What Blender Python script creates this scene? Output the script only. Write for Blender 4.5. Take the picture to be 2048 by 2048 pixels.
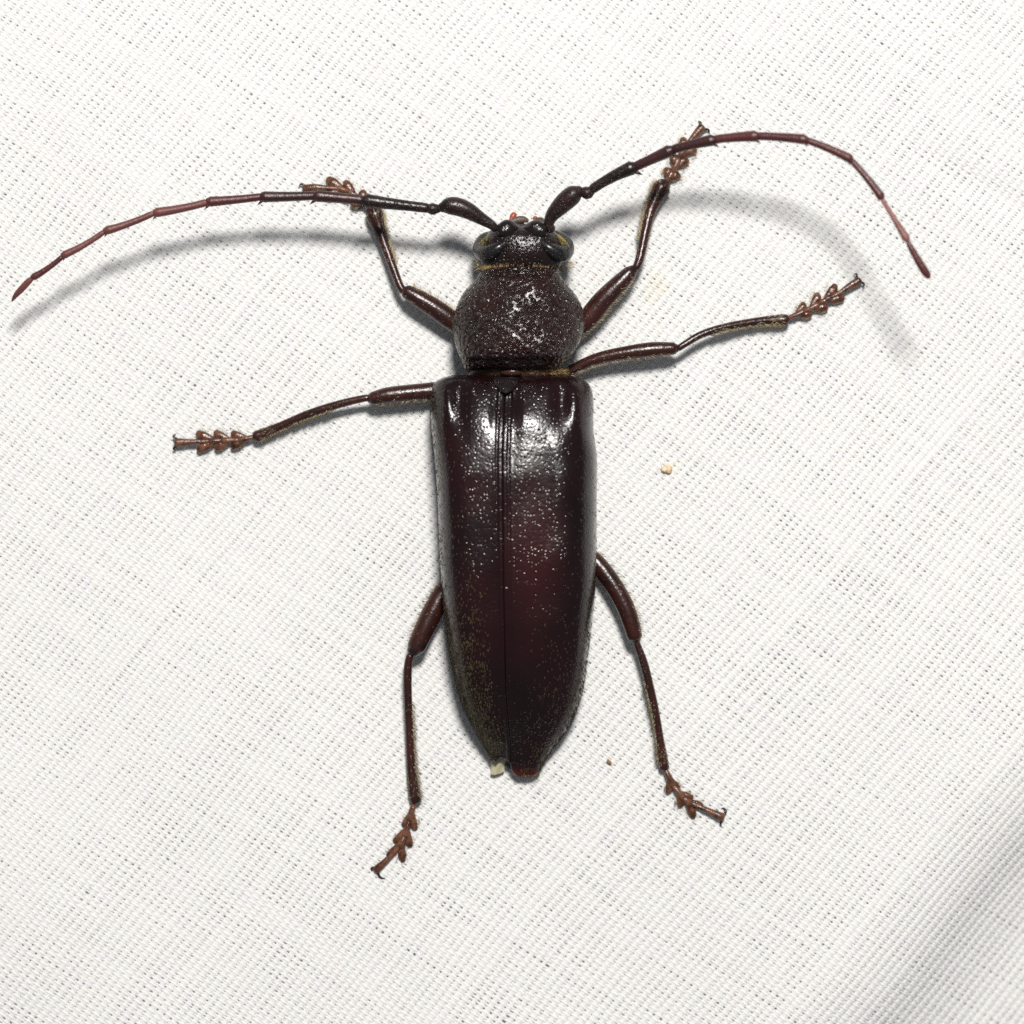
import bpy, math
import numpy as np

# ------------------------------------------------------------------ units
# The place is laid out in "photo units" on the cloth plane (1 unit = 0.025 mm) and built in metres.
S = 2.5e-5
HC = 7200.0                      # camera height above the cloth (units) = 18 cm
rng = np.random.default_rng(7)
scene = bpy.context.scene
for o in list(bpy.data.objects):
    bpy.data.objects.remove(o)

# ------------------------------------------------------------------ camera
cam = bpy.data.cameras.new("camera")
cam.sensor_width = 36.0
cam.lens = 36.0 * HC / 2048.0
cam.clip_start = 0.005
cam.clip_end = 50.0
cam.dof.use_dof = True
cam.dof.focus_distance = (HC - 95.0) * S
cam.dof.aperture_fstop = 27.0
camo = bpy.data.objects.new("camera", cam)
camo.location = (0, 0, HC * S)
scene.collection.objects.link(camo)
scene.camera = camo

# ------------------------------------------------------------------ light
world = bpy.data.worlds.new("World")
scene.world = world
world.use_nodes = True
bg = world.node_tree.nodes["Background"]
bg.inputs[0].default_value = (0.84, 0.91, 1.0, 1)
bg.inputs[1].default_value = 0.16

fl = bpy.data.lights.new("flash_lamp", 'AREA')      # the camera's flash above the lens
fl.shape = 'DISK'
fl.size = 2350 * S
fl.energy = 1.83
fl.color = (1.0, 0.975, 0.935)
flo = bpy.data.objects.new("flash_lamp", fl)
LP = np.array([900.0, 5900.0, 12000.0]) * S
flo.location = LP
d = -LP
flo.rotation_euler = (math.acos(-d[2] / np.linalg.norm(d)), 0, math.atan2(d[1], d[0]) - math.pi / 2)
scene.collection.objects.link(flo)

scene.render.engine = 'CYCLES'
scene.view_settings.view_transform = 'Standard'
scene.view_settings.look = 'None'
scene.view_settings.exposure = 0.0
scene.view_settings.gamma = 1.0
scene.view_settings.use_curve_mapping = False
scene.cycles.use_denoising = False
scene.cycles.use_adaptive_sampling = False
scene.cycles.max_bounces = 6
scene.cycles.pixel_filter_type = 'BLACKMAN_HARRIS'

# ------------------------------------------------------------------ helpers
def W(px, py, z):
    """photo position + height -> plane units (x right, y up, z up)"""
    px, py, z = np.broadcast_arrays(np.asarray(px, float), np.asarray(py, float), np.asarray(z, float))
    k = (HC - z) / HC
    return np.stack([(px - 1024.0) * k, -(py - 1024.0) * k, z], -1)

def smooth01(t):
    t = np.clip(t, 0, 1)
    return t * t * (3 - 2 * t)

def interp(x, pts):
    """smooth (monotone cubic) interpolation of a control table"""
    p = np.array(pts, float)
    xs, ys = p[:, 0], p[:, 1]
    h = np.diff(xs); dl = np.diff(ys) / h
    m = np.zeros_like(ys)
    m[0], m[-1] = dl[0], dl[-1]
    for i in range(1, len(ys) - 1):
        m[i] = 0 if dl[i - 1] * dl[i] <= 0 else 3 * (h[i - 1] + h[i]) / ((2 * h[i] + h[i - 1]) / dl[i - 1] + (h[i] + 2 * h[i - 1]) / dl[i])
    x = np.clip(np.asarray(x, float), xs[0], xs[-1])
    k = np.clip(np.searchsorted(xs, x) - 1, 0, len(xs) - 2)
    t = (x - xs[k]) / h[k]
    return ((2 * t**3 - 3 * t**2 + 1) * ys[k] + (t**3 - 2 * t**2 + t) * h[k] * m[k]
            + (-2 * t**3 + 3 * t**2) * ys[k + 1] + (t**3 - t**2) * h[k] * m[k + 1])

def mesh_from(name, verts, quads=None, tris=None, smooth=True):
    verts = np.asarray(verts, np.float32)
    parts, sizes = [], []
    if quads is not None and len(quads):
        parts.append(np.asarray(quads, np.int32).ravel()); sizes.append(np.full(len(quads), 4, np.int32))
    if tris is not None and len(tris):
        parts.append(np.asarray(tris, np.int32).ravel()); sizes.append(np.full(len(tris), 3, np.int32))
    loops = np.concatenate(parts); sizes = np.concatenate(sizes)
    me = bpy.data.meshes.new(name)
    me.vertices.add(len(verts)); me.vertices.foreach_set("co", verts.ravel())
    me.loops.add(len(loops)); me.loops.foreach_set("vertex_index", loops)
    me.polygons.add(len(sizes))
    starts = np.concatenate([[0], np.cumsum(sizes)[:-1]]).astype(np.int32)
    me.polygons.foreach_set("loop_start", starts)
    if smooth:
        me.polygons.foreach_set("use_smooth", np.ones(len(sizes), bool))
    me.update(calc_edges=True)
    return me

def empty(name, loc=(0, 0, 0), parent=None):
    o = bpy.data.objects.new(name, None)
    o.empty_display_size = 0.002
    o.location = loc
    o.parent = parent
    scene.collection.objects.link(o)
    return o

class Geo:
    """collects tubes, cones and sheets in plane units"""
    def __init__(self):
        self.v, self.q, self.t, self.n = [], [], [], 0
    def add(self, v, q=(), t=()):
        v = np.asarray(v, float)
        self.v.append(v)
        if len(q): self.q.append(np.asarray(q) + self.n)
        if len(t): self.t.append(np.asarray(t) + self.n)
        self.n += len(v)
    def grid(self, P, closed=False, caps=False):
        R, C = P.shape[:2]
        i, j = np.meshgrid(np.arange(R - 1), np.arange(C if closed else C - 1), indexing='ij')
        i, j = i.ravel(), j.ravel(); j2 = (j + 1) % C
        q = np.stack([i * C + j, i * C + j2, (i + 1) * C + j2, (i + 1) * C + j], 1)
        v = P.reshape(-1, 3); t = []
        if caps:
            v = np.vstack([v, P[0].mean(0), P[-1].mean(0)])
            a = np.arange(C); b = (a + 1) % C
            t = np.vstack([np.stack([b, a, np.full(C, R * C)], 1),
                           np.stack([(R - 1) * C + a, (R - 1) * C + b, np.full(C, R * C + 1)], 1)])
        self.add(v, q, t)
    def build(self, name, mat, parent=None, origin=(0, 0, 0), smooth=True):
        v = np.vstack(self.v) * S - np.asarray(origin)
        me = mesh_from(name, v, np.vstack(self.q) if self.q else None, np.vstack(self.t) if self.t else None, smooth)
        me.materials.append(mat)
        o = bpy.data.objects.new(name, me)
        o.parent = parent
        scene.collection.objects.link(o)
        return o

def spline(ctrl, n):
    """Catmull-Rom through rows of ctrl (k columns)"""
    c = np.asarray(ctrl, float)
    seg = np.linalg.norm(np.diff(c[:, :3], axis=0), axis=1)
    s = np.concatenate([[0], np.cumsum(np.maximum(seg, 1e-6))])
    u = np.linspace(0, s[-1], n)
    if len(c) == 2:
        f = (u / s[-1])[:, None]
        return c[0] * (1 - f) + c[1] * f
    m = np.zeros_like(c)
    m[1:-1] = (c[2:] - c[:-2]) / (s[2:] - s[:-2])[:, None]
    m[0] = (c[1] - c[0]) / (s[1] - s[0]); m[-1] = (c[-1] - c[-2]) / (s[-1] - s[-2])
    k = np.clip(np.searchsorted(s, u, 'right') - 1, 0, len(s) - 2)
    h = (s[k + 1] - s[k])[:, None]; t = ((u - s[k])[:, None]) / h
    return ((2 * t**3 - 3 * t**2 + 1) * c[k] + (t**3 - 2 * t**2 + t) * h * m[k]
            + (-2 * t**3 + 3 * t**2) * c[k + 1] + (t**3 - t**2) * h * m[k + 1])

def frames(P):
    T = np.gradient(P, axis=0); T /= np.linalg.norm(T, axis=1)[:, None] + 1e-9
    up = np.array([0.013, 0.017, 1.0])
    A = np.cross(T, up); A /= np.linalg.norm(A, axis=1)[:, None] + 1e-9      # sideways
    B = np.cross(A, T)                                                        # upwards
    return T, A, B

def tube(g, ctrl, n=None, sides=14, flat=1.0, cap0=True, cap1=True):
    """ctrl rows: photo x, photo y, height, radius"""
    c = np.asarray(ctrl, float)
    P = W(c[:, 0], c[:, 1], c[:, 2])
    L = np.linalg.norm(np.diff(P, axis=0), axis=1).sum()
    n = n or int(np.clip(L / 4, 6, 60))
    q = spline(np.column_stack([P, c[:, 3]]), n)
    P, r = q[:, :3], np.maximum(q[:, 3], 0.25)
    T, A, B = frames(P)
    # rounded ends
    def dome(end):
        e = 0 if end == 0 else -1
        sg = -1 if end == 0 else 1
        out = []
        for a in (0.35, 0.7, 0.92):
            out.append((P[e] + sg * T[e] * r[e] * 0.75 * a, A[e], B[e], r[e] * math.sqrt(1 - a * a)))
        return out
    rows = [(P[i], A[i], B[i], r[i]) for i in range(n)]
    if cap0: rows = dome(0)[::-1] + rows
    if cap1: rows = rows + dome(1)
    th = np.linspace(0, 2 * math.pi, sides, endpoint=False)
    G = np.array([p + rr * (np.cos(th)[:, None] * a + np.sin(th)[:, None] * b * flat) for p, a, b, rr in rows])
    g.grid(G, closed=True, caps=True)
    return P, r, T, A, B

def cone(g, p0, p1, r, sides=6):
    p0, p1 = np.asarray(p0, float), np.asarray(p1, float)
    P = np.array([p0, p0 * 0.45 + p1 * 0.55, p1]); T, A, B = frames(P)
    th = np.linspace(0, 2 * math.pi, sides, endpoint=False)
    G = np.array([P[i] + rr * (np.cos(th)[:, None] * A[i] + np.sin(th)[:, None] * B[i]) for i, rr in enumerate((r, r * 0.55, 0.15))])
    g.grid(G, closed=True, caps=True)

def hairs(g, p0, p1, r):
    """many tapering bristles, each a three-sided spike bent a little at half length"""
    p0, p1 = np.asarray(p0, float), np.asarray(p1, float)
    n = len(p0)
    r = np.broadcast_to(np.asarray(r, float), (n,))[:, None]
    t = p1 - p0; t /= np.linalg.norm(t, axis=1)[:, None] + 1e-9
    up = np.tile([0.3, 0.2, 0.93], (n, 1))
    a = np.cross(t, up); a /= np.linalg.norm(a, axis=1)[:, None] + 1e-9
    b = np.cross(a, t)
    V = np.empty((n, 4, 3))
    for k in range(3):
        ang = 2 * math.pi * k / 3
        V[:, k] = p0 + r * (math.cos(ang) * a + math.sin(ang) * b)
    V[:, 3] = p1
    base = (np.arange(n) * 4)[:, None, None]
    F = np.array([[0, 1, 3], [1, 2, 3], [2, 0, 3]])[None] + base
    g.add(V.reshape(-1, 3), (), F.reshape(-1, 3))

# ------------------------------------------------------------------ materials
def new_mat(name):
    m = bpy.data.materials.new(name); m.use_nodes = True
    nt = m.node_tree; nt.nodes.clear()
    out = nt.nodes.new("ShaderNodeOutputMaterial")
    return m, nt, out

def N(nt, kind, **kw):
    n = nt.nodes.new(kind)
    for k, v in kw.items():
        if k in n.inputs.keys(): n.inputs[k].default_value = v
        else: setattr(n, k, v)
    return n

def ramp(nt, fac, stops):
    r = nt.nodes.new("ShaderNodeValToRGB")
    e = r.color_ramp.elements
    while len(e) < len(stops): e.new(0.5)
    for el, (p, c) in zip(e, stops):
        el.position = p; el.color = c if len(c) == 4 else (*c, 1)
    nt.links.new(fac, r.inputs[0])
    return r.outputs[0]

def math_(nt, op, a, b=None, c=None, clamp=False):
    n = nt.nodes.new("ShaderNodeMath"); n.operation = op; n.use_clamp = clamp
    for k, v in enumerate((a, b, c)):
        if v is None: continue
        if isinstance(v, (int, float)): n.inputs[k].default_value = v
        else: nt.links.new(v, n.inputs[k])
    return n.outputs[0]

def mix_col(nt, fac, a, b):
    n = nt.nodes.new("ShaderNodeMix"); n.data_type = 'RGBA'
    for sock, v in ((n.inputs[0], fac), (n.inputs[6], a), (n.inputs[7], b)):
        if isinstance(v, (int, float)): sock.default_value = v
        elif isinstance(v, tuple): sock.default_value = (*v, 1)
        else: nt.links.new(v, sock)
    return n.outputs[2]

def coords(nt):
    return nt.nodes.new("ShaderNodeTexCoord").outputs["Object"]

def smoothstep_node(nt, v, lo, hi):
    n = nt.nodes.new("ShaderNodeMapRange"); n.interpolation_type = 'SMOOTHSTEP'
    nt.links.new(v, n.inputs[0]); n.inputs[1].default_value = lo; n.inputs[2].default_value = hi
    return n.outputs[0]

def U(px):            # feature size in photo units -> texture scale (features per metre)
    return 1.0 / (px * S)

def chitin(name, colors, rough=0.3, pits=None, pit_depth=2.0, grain=None, grain_depth=1.0, squiggle=None, squig_depth=3.0,
           blotch=60.0, spec=0.4, rough_var=0.1, coat=0.0):
    """beetle cuticle: blotched dark colour, optional punctures (pits) and raised worm-like wrinkles"""
    m, nt, out = new_mat(name)
    b = nt.nodes.new("ShaderNodeBsdfPrincipled")
    co = coords(nt)
    nz = N(nt, "ShaderNodeTexNoise", Scale=U(blotch), Detail=4.0, Roughness=0.6); nt.links.new(co, nz.inputs["Vector"])
    col = ramp(nt, nz.outputs["Fac"], colors)
    nt.links.new(col, b.inputs["Base Color"])
    nr = N(nt, "ShaderNodeTexNoise", Scale=U(25), Detail=3.0); nt.links.new(co, nr.inputs["Vector"])
    rr = math_(nt, 'MULTIPLY_ADD', nr.outputs["Fac"], rough_var * 2, rough - rough_var)
    nt.links.new(rr, b.inputs["Roughness"])
    b.inputs["Specular IOR Level"].default_value = spec
    b.inputs["Coat Weight"].default_value = coat
    b.inputs["Coat Roughness"].default_value = 0.15
    h = None
    def acc(x, k):
        nonlocal h
        y = math_(nt, 'MULTIPLY', x, k)
        h = y if h is None else math_(nt, 'ADD', h, y)
    if pits:
        v = N(nt, "ShaderNodeTexVoronoi", Scale=U(pits), Randomness=0.8); nt.links.new(co, v.inputs["Vector"])
        acc(smoothstep_node(nt, v.outputs["Distance"], 0.05, 0.42), pit_depth)
    if squiggle:
        nd = N(nt, "ShaderNodeTexNoise", Scale=U(squiggle * 1.1), Detail=2.0); nt.links.new(co, nd.inputs["Vector"])
        vm = nt.nodes.new("ShaderNodeVectorMath"); vm.operation = 'MULTIPLY_ADD'
        nt.links.new(nd.outputs["Color"], vm.inputs[0]); vm.inputs[1].default_value = (squiggle * S * 1.3,) * 3
        nt.links.new(co, vm.inputs[2])
        v2 = N(nt, "ShaderNodeTexVoronoi", Scale=U(squiggle), Randomness=1.0, feature='SMOOTH_F1'); v2.inputs["Smoothness"].default_value = 0.25
        nt.links.new(vm.outputs[0], v2.inputs["Vector"])
        acc(smoothstep_node(nt, v2.outputs["Distance"], 0.05, 0.68), squig_depth)
    if grain:
        n3 = N(nt, "ShaderNodeTexNoise", Scale=U(grain), Detail=3.0, Roughness=0.65); nt.links.new(co, n3.inputs["Vector"])
        acc(n3.outputs["Fac"], grain_depth)
    if h is not None:
        bp = nt.nodes.new("ShaderNodeBump"); bp.inputs["Distance"].default_value = S; bp.inputs["Strength"].default_value = 1.0
        nt.links.new(h, bp.inputs["Height"]); nt.links.new(bp.outputs[0], b.inputs["Normal"])
    nt.links.new(b.outputs[0], out.inputs[0])
    return m

M = {}
M['pronotum'] = chitin("pronotum_cuticle", [(0.3, (0.008, 0.0045, 0.004)), (0.7, (0.020, 0.0075, 0.0065))], rough=0.19, rough_var=0.04, squiggle=9.0, squig_depth=4.6,
                       grain=5.0, grain_depth=0.7, blotch=70)
M['head'] = chitin("head_cuticle", [(0.3, (0.006, 0.004, 0.004)), (0.7, (0.013, 0.006, 0.0055))], rough=0.24, rough_var=0.05, pits=7.0, pit_depth=2.2, grain=9.0, grain_depth=2.0)
M['black'] = chitin("black_cuticle", [(0.3, (0.006, 0.005, 0.006)), (0.7, (0.012, 0.007, 0.007))], rough=0.22, grain=14.0, grain_depth=3.0)
M['eye'] = chitin("eye_facets", [(0.3, (0.006, 0.006, 0.007)), (0.7, (0.012, 0.010, 0.010))], rough=0.25, pits=3.6, pit_depth=-1.6)
M['ant'] = chitin("antenna_dark", [(0.3, (0.008, 0.0045, 0.004)), (0.7, (0.021, 0.009, 0.0075))], rough=0.33, pits=5.0, pit_depth=1.6, grain=10, grain_depth=1.0)
M['ant1b'] = chitin("antenna_brown", [(0.3, (0.022, 0.008, 0.008)), (0.7, (0.042, 0.014, 0.014))], rough=0.33, grain=6, grain_depth=1.2)
M['ant2'] = chitin("antenna_maroon", [(0.3, (0.050, 0.012, 0.014)), (0.7, (0.085, 0.024, 0.022))], rough=0.35, grain=5, grain_depth=1.2)
M['ant3'] = chitin("antenna_russet", [(0.3, (0.085, 0.025, 0.022)), (0.7, (0.14, 0.048, 0.042))], rough=0.42, grain=5, grain_depth=1.2)
M['ant3p'] = chitin("antenna_rose", [(0.3, (0.15, 0.055, 0.050)), (0.7, (0.24, 0.10, 0.09))], rough=0.45, grain=5, grain_depth=1.2)
M['leg'] = chitin("leg_cuticle", [(0.3, (0.013, 0.0055, 0.0045)), (0.7, (0.040, 0.011, 0.009))], rough=0.28, rough_var=0.06, grain=9, grain_depth=0.9)
M['legdark'] = chitin("joint_cuticle", [(0.3, (0.010, 0.006, 0.006)), (0.7, (0.018, 0.008, 0.008))], rough=0.24, grain=10, grain_depth=1.0)
M['tarsus'] = chitin("tarsus_cuticle", [(0.34, (0.026, 0.009, 0.006)), (0.66, (0.155, 0.066, 0.036))], rough=0.24, grain=6, grain_depth=1.0, blotch=13)
M['belly'] = chitin("underside_cuticle", [(0.3, (0.012, 0.006, 0.005)), (0.7, (0.035, 0.014, 0.010))], rough=0.4, grain=8, grain_depth=2)
M['brown'] = chitin("brown_plate", [(0.3, (0.024, 0.010, 0.008)), (0.7, (0.055, 0.022, 0.016))], rough=0.22, grain=14, grain_depth=1.0)
M['red'] = chitin("palp_red", [(0.3, (0.22, 0.035, 0.014)), (0.7, (0.33, 0.07, 0.03))], rough=0.35)
M['labrum'] = chitin("mouth_plate", [(0.3, (0.04, 0.027, 0.022)), (0.7, (0.10, 0.068, 0.052))], rough=0.4, grain=6, grain_depth=2)

# elytra: maroon-black, punctured, russet towards the very tip
def elytron_mat():
    m, nt, out = new_mat("elytron_cuticle")
    b = nt.nodes.new("ShaderNodeBsdfPrincipled"); co = coords(nt)
    nz = N(nt, "ShaderNodeTexNoise", noise_dimensions='4D', W=8.9, Scale=U(200), Detail=3.0, Roughness=0.55); nt.links.new(co, nz.inputs["Vector"])
    col = ramp(nt, nz.outputs["Fac"], [(0.36, (0.0046, 0.0019, 0.0020)), (0.54, (0.0085, 0.0024, 0.0029)), (0.74, (0.018, 0.0036, 0.0048))])
    mp = nt.nodes.new("ShaderNodeVectorMath"); mp.operation = 'MULTIPLY'
    nt.links.new(co, mp.inputs[0]); mp.inputs[1].default_value = (1.0, 0.36, 0.0)
    ds = nt.nodes.new("ShaderNodeVectorMath"); ds.operation = 'DISTANCE'
    nt.links.new(mp.outputs[0], ds.inputs[0]); ds.inputs[1].default_value = ((1062 - 1036) * S, -(1110 - 1000) * S * 0.36, 0)
    dn = math_(nt, 'MULTIPLY_ADD', nz.outputs["Fac"], 80 * S, ds.outputs["Value"])
    red = math_(nt, 'SUBTRACT', 1.0, smoothstep_node(nt, dn, 45 * S, 125 * S))
    col = mix_col(nt, red, col, (0.023, 0.0045, 0.0052))
    sx = nt.nodes.new("ShaderNodeSeparateXYZ"); nt.links.new(co, sx.inputs[0])
    n2 = N(nt, "ShaderNodeTexNoise", Scale=U(14), Detail=2.0); nt.links.new(co, n2.inputs["Vector"])
    y = math_(nt, 'MULTIPLY_ADD', n2.outputs["Fac"], 16 * S, sx.outputs["Y"])
    tip = math_(nt, 'SUBTRACT', 1.0, smoothstep_node(nt, y, -(1544 - 1000) * S, -(1514 - 1000) * S))
    col = mix_col(nt, tip, col, (0.05, 0.009, 0.005))
    nt.links.new(col, b.inputs["Base Color"])
    nr = N(nt, "ShaderNodeTexNoise", Scale=U(60), Detail=3.0); nt.links.new(co, nr.inputs["Vector"])
    nt.links.new(math_(nt, 'MULTIPLY_ADD', nr.outputs["Fac"], 0.14, 0.165), b.inputs["Roughness"])
    b.inputs["Specular IOR Level"].default_value = 0.4
    v = N(nt, "ShaderNodeTexVoronoi", Scale=U(7.0), Randomness=1.0); nt.links.new(co, v.inputs["Vector"])
    n3 = N(nt, "ShaderNodeTexNoise", Scale=U(7), Detail=3.0); nt.links.new(co, n3.inputs["Vector"])
    n4 = N(nt, "ShaderNodeTexNoise", Scale=U(38), Detail=2.0); nt.links.new(co, n4.inputs["Vector"])
    sc = nt.nodes.new("ShaderNodeSeparateColor"); nt.links.new(v.outputs["Color"], sc.inputs[0])
    dep = math_(nt, 'MULTIPLY_ADD', math_(nt, 'POWER', sc.outputs[0], 1.3), 0.72, 0.20)
    h = math_(nt, 'MULTIPLY', math_(nt, 'SUBTRACT', smoothstep_node(nt, v.outputs["Distance"], 0.03, 0.45), 1.0), dep)
    h = math_(nt, 'ADD', h, math_(nt, 'MULTIPLY', n3.outputs["Fac"], 0.6))
    h = math_(nt, 'ADD', h, math_(nt, 'MULTIPLY', n4.outputs["Fac"], 0.5))
    bp = nt.nodes.new("ShaderNodeBump"); bp.inputs["Distance"].default_value = S; bp.inputs["Strength"].default_value = 1.0
    nt.links.new(h, bp.inputs["Height"]); nt.links.new(bp.outputs[0], b.inputs["Normal"])
    nt.links.new(b.outputs[0], out.inputs[0])
    return m
M['elytron'] = elytron_mat()

def hair_mat(name, c0, c1):
    m, nt, out = new_mat(name)
    b = nt.nodes.new("ShaderNodeBsdfPrincipled"); co = coords(nt)
    nz = N(nt, "ShaderNodeTexNoise", Scale=U(9), Detail=1.0); nt.links.new(co, nz.inputs["Vector"])
    nt.links.new(ramp(nt, nz.outputs["Fac"], [(0.35, c0), (0.65, c1)]), b.inputs["Base Color"])
    b.inputs["Roughness"].default_value = 0.4
    tr = nt.nodes.new("ShaderNodeBsdfTranslucent"); tr.inputs[0].default_value = (*c1, 1)
    mx = nt.nodes.new("ShaderNodeMixShader"); mx.inputs[0].default_value = 0.3
    nt.links.new(b.outputs[0], mx.inputs[1]); nt.links.new(tr.outputs[0], mx.inputs[2]); nt.links.new(mx.outputs[0], out.inputs[0])
    return m
M['gold'] = hair_mat("golden_bristle", (0.24, 0.15, 0.05), (0.52, 0.37, 0.17))
M['olive'] = hair_mat("olive_bristle", (0.16, 0.12, 0.03), (0.42, 0.34, 0.12))
M['pale'] = hair_mat("pale_bristle", (0.50, 0.40, 0.22), (0.72, 0.62, 0.42))
M['dusty'] = hair_mat("dusty_bristle", (0.10, 0.072, 0.032), (0.26, 0.195, 0.10))

def wing_mat():
    m, nt, out = new_mat("wing_membrane")
    b = nt.nodes.new("ShaderNodeBsdfPrincipled"); co = coords(nt)
    nz = N(nt, "ShaderNodeTexNoise", Scale=U(12), Detail=3.0); nt.links.new(co, nz.inputs["Vector"])
    nt.links.new(ramp(nt, nz.outputs["Fac"], [(0.3, (0.62, 0.56, 0.36)), (0.7, (0.78, 0.75, 0.60))]), b.inputs["Base Color"])
    b.inputs["Roughness"].default_value = 0.45
    tr = nt.nodes.new("ShaderNodeBsdfTranslucent"); tr.inputs[0].default_value = (0.8, 0.76, 0.58, 1)
    mx = nt.nodes.new("ShaderNodeMixShader"); mx.inputs[0].default_value = 0.45
    nt.links.new(b.outputs[0], mx.inputs[1]); nt.links.new(tr.outputs[0], mx.inputs[2]); nt.links.new(mx.outputs[0], out.inputs[0])
    return m
M['wing'] = wing_mat()

STAINS = [  # photo x, photo y, radius, strength, colour
    (1312, 572, 46, 0.20, (0.80, 0.66, 0.30)), (1290, 600, 26, 0.10, (0.80, 0.70, 0.34)), (1322, 648, 15, 0.16, (0.78, 0.72, 0.36)),
    (1346, 936, 30, 0.14, (0.80, 0.66, 0.34)), (1318, 944, 14, 0.12, (0.66, 0.42, 0.50)), (2022, 1862, 22, 0.16, (0.85, 0.68, 0.42)), (1992, 1944, 22, 0.16, (0.85, 0.68, 0.40)),
    (955, 345, 20, 0.05, (0.8, 0.7, 0.4)), (1218, 1516, 12, 0.2, (0.82, 0.62, 0.36))]
def thread_mat(name, weave=False):
    m, nt, out = new_mat(name); co = coords(nt)
    nz = N(nt, "ShaderNodeTexNoise", Scale=U(42), Detail=4.0, Roughness=0.6); nt.links.new(co, nz.inputs["Vector"])
    col = ramp(nt, nz.outputs["Fac"], [(0.28, (0.86, 0.855, 0.875)), (0.45, (0.885, 0.875, 0.86)), (0.55, (0.875, 0.88, 0.865)), (0.72, (0.89, 0.865, 0.855))])
    n2 = N(nt, "ShaderNodeTexNoise", Scale=U(16), Detail=3.0); nt.links.new(co, n2.inputs["Vector"])
    for x, y, r, k, c in STAINS:
        ds = nt.nodes.new("ShaderNodeVectorMath"); ds.operation = 'DISTANCE'
        nt.links.new(co, ds.inputs[0])
        ds.inputs[1].default_value = ((x - 1024) * S, -(y - 1024) * S, 0)
        dd = math_(nt, 'MULTIPLY_ADD', n2.outputs["Fac"], r * 1.1 * S, ds.outputs["Value"])
        f = math_(nt, 'SUBTRACT', 1.0, smoothstep_node(nt, dd, r * 0.45 * S, r * 1.45 * S))
        col = mix_col(nt, math_(nt, 'MULTIPLY', f, k), col, c)
    if weave:            # beyond the modelled threads: the lattice of small gaps as a pattern
        inv = np.linalg.inv(np.array([[13.2, -7.55], [-8.75, -8.9]])) / S
        cs = []
        for row in inv:
            dt = nt.nodes.new("ShaderNodeVectorMath"); dt.operation = 'DOT_PRODUCT'
            nt.links.new(co, dt.inputs[0]); dt.inputs[1].default_value = (row[0], row[1], 0)
            cs.append(math_(nt, 'MAXIMUM', math_(nt, 'COSINE', math_(nt, 'MULTIPLY', dt.outputs["Value"], 2 * math.pi)), 0.0))
        hole = math_(nt, 'POWER', math_(nt, 'MULTIPLY', cs[0], cs[1]), 2.0)
        hole = math_(nt, 'MULTIPLY', hole, smoothstep_node(nt, n2.outputs["Fac"], 0.35, 0.75))
        col = mix_col(nt, 0.08, col, (0.55, 0.54, 0.53))
        col = mix_col(nt, hole, col, (0.25, 0.25, 0.27))
    df = N(nt, "ShaderNodeBsdfDiffuse"); tr = N(nt, "ShaderNodeBsdfTranslucent")
    nt.links.new(col, df.inputs["Color"]); nt.links.new(col, tr.inputs["Color"])
    nf = N(nt, "ShaderNodeTexNoise", Scale=U(2.6), Detail=2.0); nt.links.new(co, nf.inputs["Vector"])
    bp = nt.nodes.new("ShaderNodeBump"); bp.inputs["Distance"].default_value = S * (1.0 if not weave else 3.0)
    if weave:
        v = N(nt, "ShaderNodeTexVoronoi", Scale=U(12), Randomness=0.3); nt.links.new(co, v.inputs["Vector"])
        nt.links.new(v.outputs["Distance"], bp.inputs["Height"])
    else:
        nt.links.new(nf.outputs["Fac"], bp.inputs["Height"])
    nt.links.new(bp.outputs[0], df.inputs["Normal"])
    mx = nt.nodes.new("ShaderNodeMixShader"); mx.inputs[0].default_value = 0.38
    nt.links.new(df.outputs[0], mx.inputs[1]); nt.links.new(tr.outputs[0], mx.inputs[2]); nt.links.new(mx.outputs[0], out.inputs[0])
    return m
M['thread'] = thread_mat("white_thread")
M['weave'] = thread_mat("white_weave_far", True)

def board_mat():
    m, nt, out = new_mat("grey_board"); co = coords(nt)
    b = nt.nodes.new("ShaderNodeBsdfPrincipled")
    nz = N(nt, "ShaderNodeTexNoise", Scale=U(300), Detail=5.0); nt.links.new(co, nz.inputs["Vector"])
    nt.links.new(ramp(nt, nz.outputs["Fac"], [(0.3, (0.32, 0.33, 0.36)), (0.7, (0.42, 0.43, 0.46))]), b.inputs["Base Color"])
    b.inputs["Roughness"].default_value = 0.8
    nt.links.new(b.outputs[0], out.inputs[0])
    return m
M['board'] = board_mat()

def crumb_mat(name, c0, c1):
    m, nt, out = new_mat(name); co = coords(nt)
    b = nt.nodes.new("ShaderNodeBsdfPrincipled")
    nz = N(nt, "ShaderNodeTexNoise", Scale=U(7), Detail=4.0); nt.links.new(co, nz.inputs["Vector"])
    nt.links.new(ramp(nt, nz.outputs["Fac"], [(0.35, c0), (0.65, c1)]), b.inputs["Base Color"])
    b.inputs["Roughness"].default_value = 0.6
    nt.links.new(b.outputs[0], out.inputs[0])
    return m

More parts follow.
